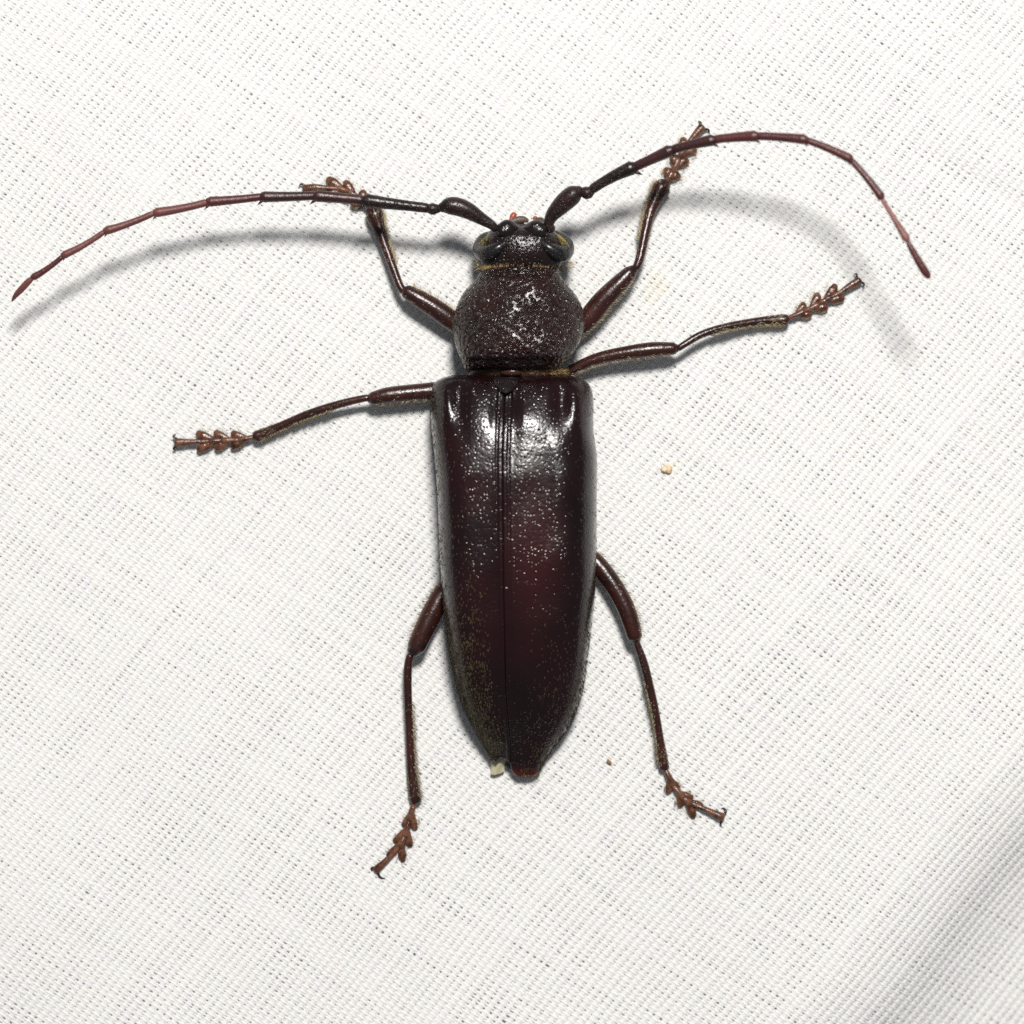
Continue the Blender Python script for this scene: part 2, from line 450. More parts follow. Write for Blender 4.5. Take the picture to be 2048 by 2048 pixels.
# ------------------------------------------------------------------ the cloth
def relief(x, y):
    """height of the cloth (units) at plane position x right / y up: slack waves and the fold falling away"""
    px, py = x + 1024.0, 1024.0 - y
    h = (5.0 * np.sin(px / 230.0 + py / 410.0 + 0.7) + 4.0 * np.sin(px / 330.0 - py / 260.0 + 2.1)
         + 2.2 * np.sin(px / 120.0 - py / 150.0 + 1.0) + 1.6 * np.sin(px / 95.0 + py / 130.0))
    near = np.exp(-(((px - 1036) / 520.0) ** 2 + ((py - 1000) / 720.0) ** 2))
    h = h * (1 - 0.55 * near)
    dd = 0.767 * (px - 2048.0) + 0.641 * (py - 1560.0) + 14 * np.sin((px - py) / 170.0)
    u = np.clip((dd + 70.0) / 320.0, 0, 1)
    drop = 84.0 * (u * u * (3 - 2 * u)) + 0.20 * np.clip(dd - 20, 0, 700) ** 1.0 * smooth01((dd - 20) / 120)
    drop = np.minimum(drop, 260)
    # a shallow crease near the upper edge of the picture
    d2 = 0.45 * (px - 1960.0) - 0.89 * (py - 372.0)
    h = h - 7.0 * np.exp(-(d2 / 30.0) ** 2) * smooth01((px - 1780.0) / 180.0)
    return h - drop

VA = np.array([-3.775, -4.45])      # along a warp thread, one crossing (plane units, y up)
VB = np.array([13.2, -8.75])      # along a weft thread, one crossing
BOX = 1235.0

def jitter(n, knots, amp):
    """smooth random series of length n with a knot every `knots` samples"""
    k = max(4, int(n / knots) + 4)
    r = rng.normal(size=k)
    x = np.linspace(0, k - 1.001, n); i = x.astype(int); f = x - i
    f = f * f * (3 - 2 * f)
    return amp * (r[i] * (1 - f) + r[i + 1] * f)

def warp_field(P):
    x, y = P[:, 0], P[:, 1]
    dx = 7 * np.sin(y / 310.0 + 0.4) + 5 * np.sin(x / 260.0 + y / 420.0) + 3.0 * np.sin(x / 140 - y / 170)
    dy = 7 * np.sin(x / 340.0 + 1.9) + 5 * np.sin(x / 390.0 - y / 280.0 + 1) + 3.0 * np.sin(x / 150 + y / 120 + 2)
    return P + np.stack([dx, dy], 1)

def weave(name, vs, vt, half, thick, amp, phase, sub, parent, jit_side, jit_w, pair, lift=0.0, bunch=0.0):
    """threads running along vs, set side by side along vt"""
    area = abs(vs[0] * vt[1] - vs[1] * vt[0])
    nt_ = np.array([-vs[1], vs[0]]) / np.linalg.norm(vs)
    det = np.array([[vs[0], vt[0]], [vs[1], vt[1]]]); inv = np.linalg.inv(det)
    cor = np.array([[sx * BOX, sy * BOX] for sx in (-1, 1) for sy in (-1, 1)])
    st = cor @ inv.T
    t0, t1 = int(st[:, 1].min()) - 1, int(st[:, 1].max()) + 1
    ang = np.radians([-8, 42, 90, 138, 188])
    ca, sa = np.cos(ang), np.sin(ang)
    g = Geo()
    for t in range(t0, t1 + 1):
        # range of s inside the box
        lo, hi = -1e9, 1e9
        for k in range(2):
            a, b = vs[k], t * vt[k]
            e = sorted(((-BOX - b) / a, (BOX - b) / a)); lo = max(lo, e[0]); hi = min(hi, e[1])
        if hi - lo < 2: continue
        s = np.arange(math.floor(lo * sub), math.ceil(hi * sub) + 1) / sub
        n = len(s)
        c = s[:, None] * vs + t * vt
        off = jitter(n, 22 * sub, jit_side) + jitter(n, 6 * sub, jit_side * 0.8) + jitter(n, 2.5 * sub, jit_side * 0.4) + pair * rng.normal() * 0.7
        if bunch: off = off + (1 if t % 2 else -1) * (bunch * 0.5 + jitter(n, 7 * sub, bunch) + jitter(n, 1.3 * sub, bunch * 0.5))
        w = half * (1 + 0.07 * rng.normal() + jitter(n, 14 * sub, jit_w) + jitter(n, 2.5 * sub, jit_w * 0.8))
        c = warp_field(c + off[:, None] * nt_)
        th = thick * (1 + 0.08 * rng.normal())
        z = lift + amp * np.cos(math.pi * (s + t + phase)) * (1 + jitter(n, 3 * sub, 0.12))
        tx = np.gradient(c, axis=0); tx /= np.linalg.norm(tx, axis=1)[:, None]
        nn = np.stack([-tx[:, 1], tx[:, 0]], 1)
        base = relief(c[:, 0], c[:, 1])
        G = np.empty((n, 5, 3))
        for k in range(5):
            q = c + (w * ca[k])[:, None] * nn
            G[:, k, 0], G[:, k, 1] = q[:, 0], q[:, 1]
            G[:, k, 2] = relief(q[:, 0], q[:, 1]) + z + th * sa[k]
        g.grid(G)
    o = g.build(name, M['thread'], parent)
    o["kind"] = "stuff"
    return o

cloth = empty("cloth")
cloth["kind"] = "structure"
cloth["label"] = "white loosely woven cotton sheet under the beetle with a fold falling away"
weave("warp_threads", VA, VB, 6.25, 2.0, 0.3, 0.0, 1, cloth, 0.4, 0.05, 0.4, 0.0)
weave("weft_threads", VB, VA, 2.74, 1.1, 1.6, 1.0, 3, cloth, 0.24, 0.08, 0.2, 0.0, 0.52)

# the cloth beyond the counted weave, too far out for single threads
g = Geo()
xs = np.linspace(-4200, 4200, 141)
xs = np.unique(np.concatenate([xs[(xs < -BOX - 30) | (xs > BOX + 30)], np.linspace(-BOX + 8, BOX - 8, 42)]))
X, Y = np.meshgrid(xs, xs, indexing='ij')
P = np.stack([X, Y, relief(X, Y) + 0.5], -1)
R_, C_ = X.shape
i, j = np.meshgrid(np.arange(R_ - 1), np.arange(C_ - 1), indexing='ij'); i, j = i.ravel(), j.ravel()
q = np.stack([i * C_ + j, (i + 1) * C_ + j, (i + 1) * C_ + j + 1, i * C_ + j + 1], 1)
cx = P.reshape(-1, 3)[q].mean(1)
keep = np.maximum(abs(cx[:, 0]), abs(cx[:, 1])) > BOX - 8
g.add(P.reshape(-1, 3), q[keep])
g.build("cloth_margin", M['weave'], cloth)

g = Geo()
xs = np.linspace(-4300, 4300, 130)
X, Y = np.meshgrid(xs, xs, indexing='ij')
g.grid(np.stack([X, Y, relief(X, Y) - 42.0], -1).transpose(1, 0, 2))
ground = g.build("ground", M['board'])
ground["kind"] = "structure"
ground["label"] = "grey board showing through the holes of the white cloth"

# ------------------------------------------------------------------ the beetle
ROOT = np.array([(1036 - 1024) * S, (1024 - 1000) * S, 0.0])
beetle = empty("longhorn_beetle", ROOT)
beetle["label"] = "dark maroon longhorn beetle with long curved antennae standing on white cloth"
beetle["category"] = "beetle"

def part(g, name, mat, parent=beetle, smooth=True):
    return g.build(name, mat, parent, ROOT, smooth)

# ---- wing covers
PE = 4.6
XL = [(750, 905), (753, 893), (758, 879), (766, 868), (780, 863.5), (813, 861), (855, 863), (917, 869), (968, 873), (1031, 876), (1113, 879), (1165, 883), (1216, 888), (1281, 896), (1341, 907), (1403, 923), (1449, 944), (1483, 963), (1504, 976), (1530, 990), (1556, 1004)]
XR = [(750, 1135), (753, 1148), (758, 1165), (766, 1176), (780, 1184), (823, 1190), (865, 1194), (927, 1194.5), (989, 1193.5), (1100, 1193), (1165, 1191.5), (1216, 1187), (1281, 1179), (1359, 1169), (1411, 1156), (1462, 1132), (1506, 1099), (1524, 1087), (1538, 1080), (1550, 1074), (1556, 1067)]
XS = [(750, 1012), (807, 1009), (927, 1005), (1030, 1006), (1126, 1006.5), (1255, 1009), (1385, 1012), (1449, 1017.5), (1500, 1021.5), (1527, 1020.5), (1540, 1023), (1556, 1036)]
ZT = [(750, 132), (753, 146), (758, 156), (768, 166), (785, 176), (815, 187), (870, 202), (910, 209), (960, 213), (1100, 212), (1230, 196), (1340, 162), (1430, 114), (1500, 64), (1556, 26)]
ZB = [(750, 92), (770, 66), (850, 36), (1000, 24), (1200, 19), (1350, 14), (1470, 10), (1556, 7)]

def gauss(px, py, x, y, sx, sy):
    return np.exp(-((px - x) / sx) ** 2 - ((py - y) / sy) ** 2)

def elytron_point(side, v, f):
    """v: 0 base .. 1 apex, f: 0 suture .. 1 side margin -> plane point"""
    y1 = 1527.0 if side < 0 else 1554.0
    y0 = 750.0
    vv = v ** 1.0
    py = y0 + (y1 - y0) * vv
    xe = interp(py, XL if side < 0 else XR); xs = interp(py, XS)
    zt, zb = interp(py, ZT), interp(py, ZB)
    p = PE
    ph = f * math.pi / 2
    sx = np.sin(ph) ** (2 / p); cz = np.maximum(np.cos(ph), 0) ** (2 / p)
    px = xs + (xe - xs) * sx
    z = zb + (zt - zb) * cz
    # apex cut: the one elytron is notched between a sutural and an outer tooth
    if side < 0:
        w = smooth01((v - 0.93) / 0.07)
        py = py + w * (-9.0 * np.clip(1 - ((sx - 0.5) / 0.42) ** 2, 0, 1))
    # surface relief
    dist = np.abs(px - xs)
    z = z - 1.8 * np.exp(-(dist / 0.9) ** 2) + 1.2 * np.exp(-((dist - 2.2) / 1.6) ** 2)                                   # the seam
    z = z + 1.5 * np.exp(-((dist - 6.0) / 2.4) ** 2) - 0.8 * np.exp(-((dist - 12.5) / 2.6) ** 2)
    z = z + 0.5 * np.exp(-((dist - 17.0) / 3.0) ** 2)
    z = z + 7 * gauss(px, py, 1062, 838, 34, 40) + 6 * gauss(px, py, 962, 836, 26, 44)
    z = z - 7 * gauss(px, py, 1016, 800, 22, 30)
    z = z + 8 * gauss(px, py, 1152, 806, 17, 44) + 7 * gauss(px, py, 893, 800, 14, 40)
    z = z - 8 * gauss(px, py, 1122, 800, 16, 44) - 7 * gauss(px, py, 920, 798, 14, 40)
    z = z - 4 * gauss(px, py, 1090, 960, 22, 120) + 3 * gauss(px, py, 1050, 1010, 26, 160)
    z = z + 1.2 * np.sin(px / 19.0 + py / 47.0) * np.sin(py / 33.0)
    px = px - (7.0 * gauss(px, py, 1192, 858, 22, 38) if side > 0 else 0)      # pinched flank
    return W(px, py, z)

FV = np.concatenate([np.linspace(0, 0.03, 4, endpoint=False), np.linspace(0.03, 1, 190)])
fdist = np.concatenate([[0, 0.004, 0.009, 0.015, 0.022, 0.03, 0.04, 0.05, 0.06, 0.075, 0.09, 0.105, 0.12], np.linspace(0.14, 1, 54)])
# finer sampling near the seam: f is an angle, so a small x needs f = asin(x^(p/2))
near = np.linspace(0, 0.22, 26)
FF = np.unique(np.concatenate([2 / math.pi * np.arcsin(near ** (PE / 2)), np.linspace(0.1, 1, 52)]))
for side in (-1, 1):
    g = Geo()
    V_, F_ = np.meshgrid(FV, FF, indexing='ij')
    P = elytron_point(side, V_, F_)
    # folded-under margin and a body for the shell (epipleuron turning in beneath)
    inn = []
    for dz, k in ((-5.0, 0.012), (-11.0, 0.05), (-10.0, 0.14)):
        e = P[:, -1].copy(); c = P[:, 0]
        e[:, :2] += (c[:, :2] - e[:, :2]) * k
        e[:, 2] += dz
        inn.append(e)
    P = np.concatenate([P, np.stack(inn, 1)], 1)
    # closing rows: base face and apex thickness
    first = P[0].copy(); first[:, 2] = np.minimum(first[:, 2], 70) ; first[:, 1] -= 14
    last = P[-1].copy(); last[:, 2] -= 9; last[:, 1] += 6
    P = np.concatenate([first[None], P, last[None]], 0)
    if side > 0:
        P = P[:, ::-1]
    g.grid(P)
    o = part(g, "elytron", M['elytron'])

# short hairs lying back on the wing covers
def elytron_hairs(n, prob, length, rad):
    p0s, p1s = [], []
    for side, share in ((-1, 0.55), (1, 0.45)):
        k = int(n * share)
        v = rng.uniform(0.02, 0.985, k); f = np.clip(rng.uniform(0.03, 1.0, k), 0, 0.985)
        keep = rng.uniform(size=k) < prob(side, v, f)
        v, f = v[keep], f[keep]
        a = elytron_point(side, v, f)
        e = 1e-3
        du = elytron_point(side, v + e, f) - a; dv = elytron_point(side, v, np.minimum(f + e, 1.0)) - a
        nrm = np.cross(du, dv) * side * -1
        nrm /= np.linalg.norm(nrm, axis=1)[:, None] + 1e-9
        nrm[nrm[:, 2] < 0] *= -1
        t = du / (np.linalg.norm(du, axis=1)[:, None] + 1e-9)
        sidev = np.cross(nrm, t)
        d = t * 0.93 + nrm * rng.uniform(0.12, 0.38, len(v))[:, None] + sidev * rng.normal(0, 0.22, len(v))[:, None]
        d /= np.linalg.norm(d, axis=1)[:, None]
        L = rng.uniform(*length, len(v))[:, None]
        p0s.append(a - nrm * 0.3); p1s.append(a + d * L)
    g = Geo()
    hairs(g, np.vstack(p0s), np.vstack(p1s), rad)
    return g
def patchy(side, v, f):
    y = 750 + 790 * v
    blot = 0.5 + 0.5 * np.sin(v * 37 + f * 9 + side) * np.sin(v * 61 - f * 17 + 1.3)
    base = 0.05 + 0.95 * smooth01((y - 1130) / 330.0)
    edge = 0.35 + 0.65 * smooth01((f - 0.45) / 0.4)
    lr = 1.25 if side < 0 else 0.34
    return np.clip(base * edge * lr * (0.45 + 0.7 * blot) , 0, 1)
o = part(elytron_hairs(38000, patchy, (6.0, 13.0), 0.6), "elytra_pubescence", M['dusty']); o["kind"] = "stuff"

# ---- pronotum
PXL = [(533, 1000), (535, 978), (538, 966), (544, 960), (552, 955), (562, 949), (581, 930), (606, 916), (628, 909), (660, 905.5), (691, 911), (715, 920), (730, 926), (738, 930), (742, 938)]
PXR = [(533, 1078), (535, 1102), (538, 1113), (544, 1119), (552, 1122), (562, 1129), (573, 1138), (597, 1156), (622, 1166), (649, 1168.5), (676, 1163), (701, 1149), (720, 1135), (732, 1125), (738, 1121), (742, 1113)]
PZT = [(533, 136), (536, 150), (541, 156), (547, 155), (556, 165), (580, 176), (620, 190), (660, 201), (692, 207), (707, 205), (716, 199), (723, 189), (730, 182), (737, 174), (742, 160)]
PZB = [(533, 60), (545, 46), (580, 30), (650, 22), (710, 32), (742, 50)]
def pronotum_point(py, th):
    """th: 0 at one flank, pi/2 top, pi other flank, full turn"""
    xl, xr = interp(py, PXL), interp(py, PXR)
    zt, zb = interp(py, PZT), interp(py, PZB)
    cx, cz = (xl + xr) / 2, zb + (zt - zb) * 0.45
    c, s = np.cos(th), np.sin(th)
    p = 2.25
    px = cx + (xr - xl) / 2 * np.sign(c) * np.abs(c) ** (2 / p)
    z = cz + np.where(s > 0, zt - cz, cz - zb) * np.sign(s) * np.abs(s) ** (2 / p)
    bow = np.where(s > 0, s, 0) * 0
    z = z + np.where(s > 0, 1, 0) * (2.2 * np.clip(s, 0, 1) ** 2 * np.sin(px / 13.0 + 1.0) * np.sin(py / 11.0) + 2.0 * gauss(px, py, 1018, 655, 22, 22) - 3 * gauss(px, py, 1036, 610, 60, 20))
    yb = py + 4.0 * s * smooth01((py - 700) / 40) * -1 - 6 * np.clip(s, 0, 1) * (1 - smooth01((py - 533) / 26)) + 3 * (1 - smooth01((py - 533) / 26))
    return W(px, yb, z)
g = Geo()
py_ = np.concatenate([np.linspace(533, 560, 22, endpoint=False), np.linspace(560, 700, 60, endpoint=False), np.linspace(700, 742, 34)])
TH, PY = np.meshgrid(np.linspace(0, 2 * math.pi, 150, endpoint=False), py_)
g.grid(pronotum_point(PY, TH)[:, ::-1], closed=True, caps=True)
pron = part(g, "pronotum", M['pronotum'])

def pronotum_hairs(n):
    py = rng.uniform(540, 738, n); th = rng.uniform(0, math.pi, n)
    flank = np.abs(np.cos(th))
    keep = rng.uniform(size=n) < (0.03 + 0.97 * smooth01((flank - 0.7) / 0.3))
    py, th = py[keep], th[keep]
    a = pronotum_point(py, th)
    c = np.array([(1037 - 1024) * 0.98, 0, 100.0]); nrm = a - c; nrm[:, 1] = 0
    nrm /= np.linalg.norm(nrm, axis=1)[:, None]
    d = nrm * rng.uniform(0.3, 0.9, len(a))[:, None] + np.array([0, 0.55, 0]) + rng.normal(0, 0.3, (len(a), 3))
    d /= np.linalg.norm(d, axis=1)[:, None]
    g = Geo(); hairs(g, a, a + d * rng.uniform(4, 7, len(a))[:, None], 0.42)
    return g
o = part(pronotum_hairs(800), "pronotum_pubescence", M['dusty']); o["kind"] = "stuff"

# golden fringe at the front collar and at the waist
def ring_fringe(py, n, xl, xr, zt, length, dirn, rad, arc=(0.02, 0.98), bend=0.0):
    th = math.pi * np.where(rng.uniform(size=n) < 0.5, rng.beta(0.9, 3.6, n), 1 - rng.beta(0.9, 3.6, n))
    cx, hw = (xl + xr) / 2, (xr - xl) / 2
    px = cx + hw * np.cos(th); z = 70 + (zt - 70) * np.sin(th) ** 0.8
    y = py - bend * np.sin(th) + rng.normal(0, 1.3, n)
    a = W(px, y, z)
    d = np.stack([np.cos(th) * 0.55, np.full(n, dirn * 0.8), np.sin(th) * 0.5], 1) + rng.normal(0, 0.25, (n, 3))
    d /= np.linalg.norm(d, axis=1)[:, None]
    g = Geo(); hairs(g, a, a + d * rng.uniform(*length, n)[:, None], rad)
    return g
o = part(ring_fringe(540, 300, 958, 1121, 146, (4, 10), 1.0, 0.6, (0.0, 1.0), 5.0), "collar_fringe", M['gold']); o["kind"] = "stuff"
o = part(ring_fringe(744, 320, 938, 1130, 152, (6, 14), 0.35, 0.65, (0.0, 1.0), 4.0), "waist_fringe", M['gold']); o["kind"] = "stuff"
o = part(ring_fringe(748, 260, 945, 1132, 148, (6, 13), -0.4, 0.6, (0.0, 1.0), 4.0), "waist_fringe", M['gold']); o["kind"] = "stuff"

# ---- trunk under the plates
def loft(rows, sides=48, p=2.2):
    g = Geo(); G = []
    th = np.linspace(0, 2 * math.pi, sides, endpoint=False)
    for py, xl, xr, zt, zb in rows:
        c, s = np.cos(th), np.sin(th)
        px = (xl + xr) / 2 + (xr - xl) / 2 * np.sign(c) * np.abs(c) ** (2 / p)
        z = (zt + zb) / 2 + (zt - zb) / 2 * np.sign(s) * np.abs(s) ** (2 / p)
        G.append(W(px, np.full(sides, py), z))
    G = np.array(G)
    g.grid(G[:, ::-1], closed=True, caps=True)
    return g
part(loft([(722, 950, 1118, 140, 45), (735, 940, 1124, 150, 30), (745, 938, 1126, 152, 24), (760, 930, 1138, 130, 18), (820, 896, 1160, 100, 12),
           (900, 890, 1172, 90, 10), (1000, 893, 1172, 84, 10), (1080, 898, 1168, 78, 12)]), "thorax", M['belly'])
part(loft([(1070, 902, 1166, 70, 14), (1180, 906, 1166, 66, 12), (1300, 922, 1152, 46, 10), (1400, 948, 1130, 32, 8), (1470, 978, 1100, 22, 7), (1520, 1002, 1072, 16, 6), (1538, 1016, 1058, 12, 6)]), "abdomen", M['belly'])
# polished brown plate showing in the waist
part(loft([(735, 1000, 1048, 150, 100), (739, 996, 1052, 160, 100), (746, 996, 1052, 161, 100), (752, 1002, 1044, 154, 100)], 32), "mesonotum", M['brown'])
# scutellum: small rounded triangle between the bases of the wing covers
g = Geo()
us = np.linspace(0, 1, 16); ws = np.linspace(-1, 1, 15)
Uu, Ww = np.meshgrid(us, ws, indexing='ij')
hw = 25 * np.sqrt(np.clip(1 - Uu ** 1.5, 0, 1)) + 0.3
py = 754 + 33 * Uu
z = 158 + 26 * Uu ** 0.7 + 5 * (1 - Ww ** 2) - 4 * (np.abs(Ww) > 0.95)
g.grid(W(1012 + hw * Ww, py, z).transpose(1, 0, 2))
low = W(1012 + hw * Ww, py, z - 26)
g.grid(low)
part(g, "scutellum", M['black'])

# hind wing tip peeping out under the notched cover
g = Geo()
Uu, Ww = np.meshgrid(np.linspace(0, 1, 14), np.linspace(-1, 1, 14), indexing='ij')
px = 999 + (16.5 - 3 * Uu) * Ww - 5 * Uu + 1.5 * np.sin(5 * Uu + 2 * Ww); py = 1512 + 37 * Uu - 3.5 * np.abs(Ww) ** 2 * Uu - 3 * Uu * Ww
z = 28 - 16 * Uu + 5 * np.cos(Ww * 1.6) + 1.0 * np.sin(Ww * 4 + 3 * Uu)
top = W(px, py, z); bot = W(px, py, z - 2.0)
g.grid(top.transpose(1, 0, 2)); g.grid(bot)
rim = np.concatenate([np.stack([top[:, 0], bot[:, 0]], 1), np.stack([top[-1, 1:], bot[-1, 1:]], 1), np.stack([top[::-1, -1], bot[::-1, -1]], 1)[1:]])
g.grid(rim)
part(g, "hind_wing_tip", M['wing'])
# teeth and bristles at the tips
g = Geo()
cone(g, W(984, 1518, 18), W(989.5, 1530, 14), 4.5)
part(g, "elytron_tooth", M['brown'])
g = Geo()
n = 70
px = rng.uniform(1030, 1080, n); a = W(px, 1550 - np.abs(px - 1056) * 0.25 + rng.normal(0, 2, n), rng.uniform(12, 30, n))
d = np.stack([rng.normal(0.1, 0.25, n), np.full(n, -1.0), rng.normal(0, 0.3, n)], 1)
hairs(g, a, a + d * rng.uniform(7, 15, n)[:, None], 0.55)
o = part(g, "apex_fringe", M['gold']); o["kind"] = "stuff"

# ---- head
head = empty("head", (0, 0, 0), beetle)
g = loft([(447, 1014, 1076, 100, 50), (450, 1002, 1086, 118, 40), (455, 990, 1096, 134, 34), (463, 977, 1110, 146, 32), (476, 970, 1122, 150, 32), (490, 966, 1128, 150, 34),
          (505, 964, 1130, 148, 36), (518, 963, 1128, 146, 40), (530, 962, 1122, 142, 44), (546, 966, 1116, 134, 50)], 72, 2.3)
# shallow frontal groove and a raised vertex
v = g.v[0]; px = v[:, 0] + 1024; pyv = 1024 - v[:, 1]; topm = v[:, 2] > 95
v[:, 2] += np.where(topm, -5.0 * np.exp(-((px - 1044) / 6.0) ** 2) * smooth01((500 - pyv) / 40) + 3.5 * gauss(px, pyv, 1045, 517, 34, 9) - 4 * gauss(px, pyv, 1043, 478, 34, 9), 0)
part(g, "skull", M['head'], head)
# antennal tubercles
for x0, y0, x1, y1 in ((1026, 460, 1004, 462), (1060, 460, 1084, 463)):
    g = Geo()
    tube(g, [(x0, y0 + 1, 128, 16), ((x0 + x1) / 2, (y0 + y1) / 2 - 2, 134, 20), (x1, y1, 136, 16)], sides=22, flat=0.8)
    part(g, "antennal_tubercle", M['black'], head)
# kidney-shaped compound eyes
for mx in (1, -1):
    X = (lambda x: x) if mx == 1 else (lambda x: 2 * 1047 - x)
    g = Geo()
    tube(g, [(X(1010), 486, 140, 7), (X(995), 497, 139, 12), (X(978), 507, 129, 17), (X(968), 505, 104, 19), (X(966), 494, 82, 20), (X(974), 480, 70, 17), (X(984), 470, 66, 10)], n=40, sides=30, flat=1.0)
    part(g, "compound_eye", M['eye'], head)
    # golden hair in the notch of the eye
    g = Geo(); n = 260
    a = np.stack([rng.normal(X(975), 7.5, n), rng.normal(484, 5.5, n)], 1); a[:, 1] += (a[:, 0] - X(975)) * -0.55 * mx
    b0 = W(a[:, 0], a[:, 1], np.full(n, 112.0) + rng.uniform(-3, 6, n))
    d = np.stack([rng.normal(-0.5 * mx, 0.4, n), rng.normal(-0.5, 0.4, n), rng.uniform(0.3, 0.8, n)], 1)
    hairs(g, b0, b0 + d * rng.uniform(5, 9, n)[:, None], 0.7)
    tube(g, [(X(986), 474, 96, 9), (X(974), 485, 99, 11), (X(962), 494, 90, 8)], sides=16)
    o = part(g, "notch_hair", M['olive'], head); o["kind"] = "stuff"
    # a few pale bristles behind the eye
    g = Geo(); n = 34
    b0 = W(rng.normal(X(958), 3, n), rng.normal(528, 4, n), rng.uniform(60, 110, n))
    d = np.stack([rng.normal(-0.6 * mx, 0.5, n), rng.normal(-0.35, 0.6, n), rng.uniform(0, 0.5, n)], 1)
    hairs(g, b0, b0 + d * rng.uniform(10, 22, n)[:, None], 0.5)
    o = part(g, "temple_bristles", M['pale'], head); o["kind"] = "stuff"
# mouthparts
g = Geo(); tube(g, [(1024, 443, 82, 5), (1034, 440, 80, 7), (1047, 439, 79, 7), (1054, 441, 78, 4.5)], sides=16, flat=0.7); part(g, "labrum", M['labrum'], head)
for xa in (1033, 1082):
    g = Geo()
    tube(g, [(xa - 4, 452, 70, 8), (xa + 2, 446, 62, 8), (xa + 12, 443, 58, 5)] if xa < 1040 else [(xa + 6, 446, 70, 7), (xa - 2, 441, 64, 7), (xa - 9, 440, 62, 5)], sides=14)
    part(g, "mandible", M['labrum'], head)
g = Geo(); tube(g, [(1020, 448, 50, 4), (1022, 440, 46, 4), (1026, 433, 44, 6.5), (1028, 429, 43, 6)], sides=14); part(g, "palp", M['red'], head)
g = Geo(); tube(g, [(1072, 450, 50, 4), (1072, 441, 46, 4), (1070, 436, 44, 5)], sides=14); part(g, "palp", M['red'], head)

# ---- antennae
def antenna(segs, mats, spine_side):
    """segs: list of control rows per segment"""
    root = empty("antenna", (0, 0, 0), beetle)
    for k, (rows, m) in enumerate(zip(segs, mats)):
        g = Geo()
        P, r, T, A, B = tube(g, rows, sides=20)
        if spine_side and 2 <= k <= 8:
            L = 20.0 * (1 - 0.09 * (k - 2))
            sgn = spine_side
            p0 = P[-1] + A[-1] * r[-1] * 0.55 * sgn - T[-1] * 3
            cone(g, p0, p0 + (A[-1] * sgn * 0.75 + T[-1] * 0.75) * L, max(r[-1] * 0.5, 2.8))
        # scattered short bristles on the segment
        nh = int(len(P) * 1.2)
        idx = rng.integers(1, len(P) - 1, nh); th = rng.uniform(0, 2 * math.pi, nh)
        nrm = np.cos(th)[:, None] * A[idx] + np.sin(th)[:, None] * B[idx]
        a = P[idx] + nrm * r[idx][:, None] * 0.95
        d = nrm * 0.55 + T[idx] * 0.85
        hairs(g, a, a + d * rng.uniform(3, 6, nh)[:, None], 0.35)
        g.build("antenna_segment", M[m], root, ROOT)
    return root

def seg(x0, y0, z0, x1, y1, z1, ra, rb, bow=0.0):
    """a segment: narrow neck, shaft, swollen tip"""
    f = lambda t: (x0 + (x1 - x0) * t, y0 + (y1 - y0) * t, z0 + (z1 - z0) * t)
    dx, dy = x1 - x0, y1 - y0; L = math.hypot(dx, dy)
    nx, ny = dy / L, -dx / L
    rows = []
    for t, r in ((0, ra * 0.74), (0.04, ra * 0.96), (0.3, ra * 1.02), (0.65, ra * 0.55 + rb * 0.45), (0.88, rb * 0.96), (0.95, rb * 1.0), (0.99, rb * 0.78)):
        p = f(t); b = bow * 4 * t * (1 - t)
        rows.append((p[0] + nx * b, p[1] + ny * b, p[2], r))
    return rows

LZ = 142
left = [[(990, 457, 138, 8), (985, 451, 139, 9), (962, 437, 140, 12.5), (935, 421, 142, 17), (911, 412.5, 143, 18.2), (894, 412.5, 144, 16), (884, 415, 144, 10)],
        [(882, 417, 144, 6.5), (873, 417.5, 144, 9.5), (865, 418, 144, 12), (858, 417, 144, 9.5)],
        seg(858, 416.5, 144, 727, 401, 148, 10, 14), seg(727, 400, 148, 630, 391.5, 150, 10, 12), seg(631, 391, 150, 523, 393.5, 150, 9, 11.2, 1),
        seg(523, 393.5, 150, 415, 403.5, 152, 7.8, 10.2, 1), seg(415, 404.5, 152, 309, 425.5, 154, 7.4, 9.6, 2), seg(308, 426, 154, 209.5, 462, 154, 6.2, 8.6, 2.5),
        seg(209, 463, 154, 124.5, 511.5, 150, 5.6, 7.8, 3), seg(125, 513, 150, 64.5, 555.5, 140, 5.2, 7.2, 2.5),
        [(64, 557, 140, 4.5), (58, 562, 138, 6.2), (44, 577, 132, 6.6), (32, 590, 126, 5.2), (24, 602, 120, 1.5)]]
right = [[(1102, 459, 138, 9), (1098, 449, 139, 10), (1103, 433, 140, 13), (1119, 414, 142, 17.5), (1137, 397, 146, 19.5), (1150, 387, 149, 17.5), (1159, 382, 150, 11)],
         [(1160, 385, 150, 7.5), (1167, 384.5, 151, 11), (1175, 386, 152, 13), (1181, 382, 152, 10)],
         seg(1182, 380, 153, 1268, 334, 172, 10, 14.2, 3), seg(1269, 334, 172, 1343, 300, 196, 9.6, 12.6), seg(1344, 299.5, 196, 1428, 279.5, 222, 9.2, 11.8, 1),
         seg(1428, 279, 222, 1514, 272, 248, 8.6, 11.2, 1), seg(1514, 272, 248, 1612, 279, 272, 8.0, 10.2, 1), seg(1612, 280, 272, 1702, 318.5, 290, 7.0, 9.2, 2),
         seg(1702, 320, 290, 1764, 396, 300, 6.4, 8.4, 2), seg(1764, 398, 300, 1815, 481, 302, 4.6, 8.0),
         [(1816, 484, 302, 4.2), (1821, 494, 302, 5.8), (1834, 517, 300, 7.2), (1846, 537, 298, 8.0), (1854, 549, 296, 7.4), (1857, 554, 296, 5.0)]]
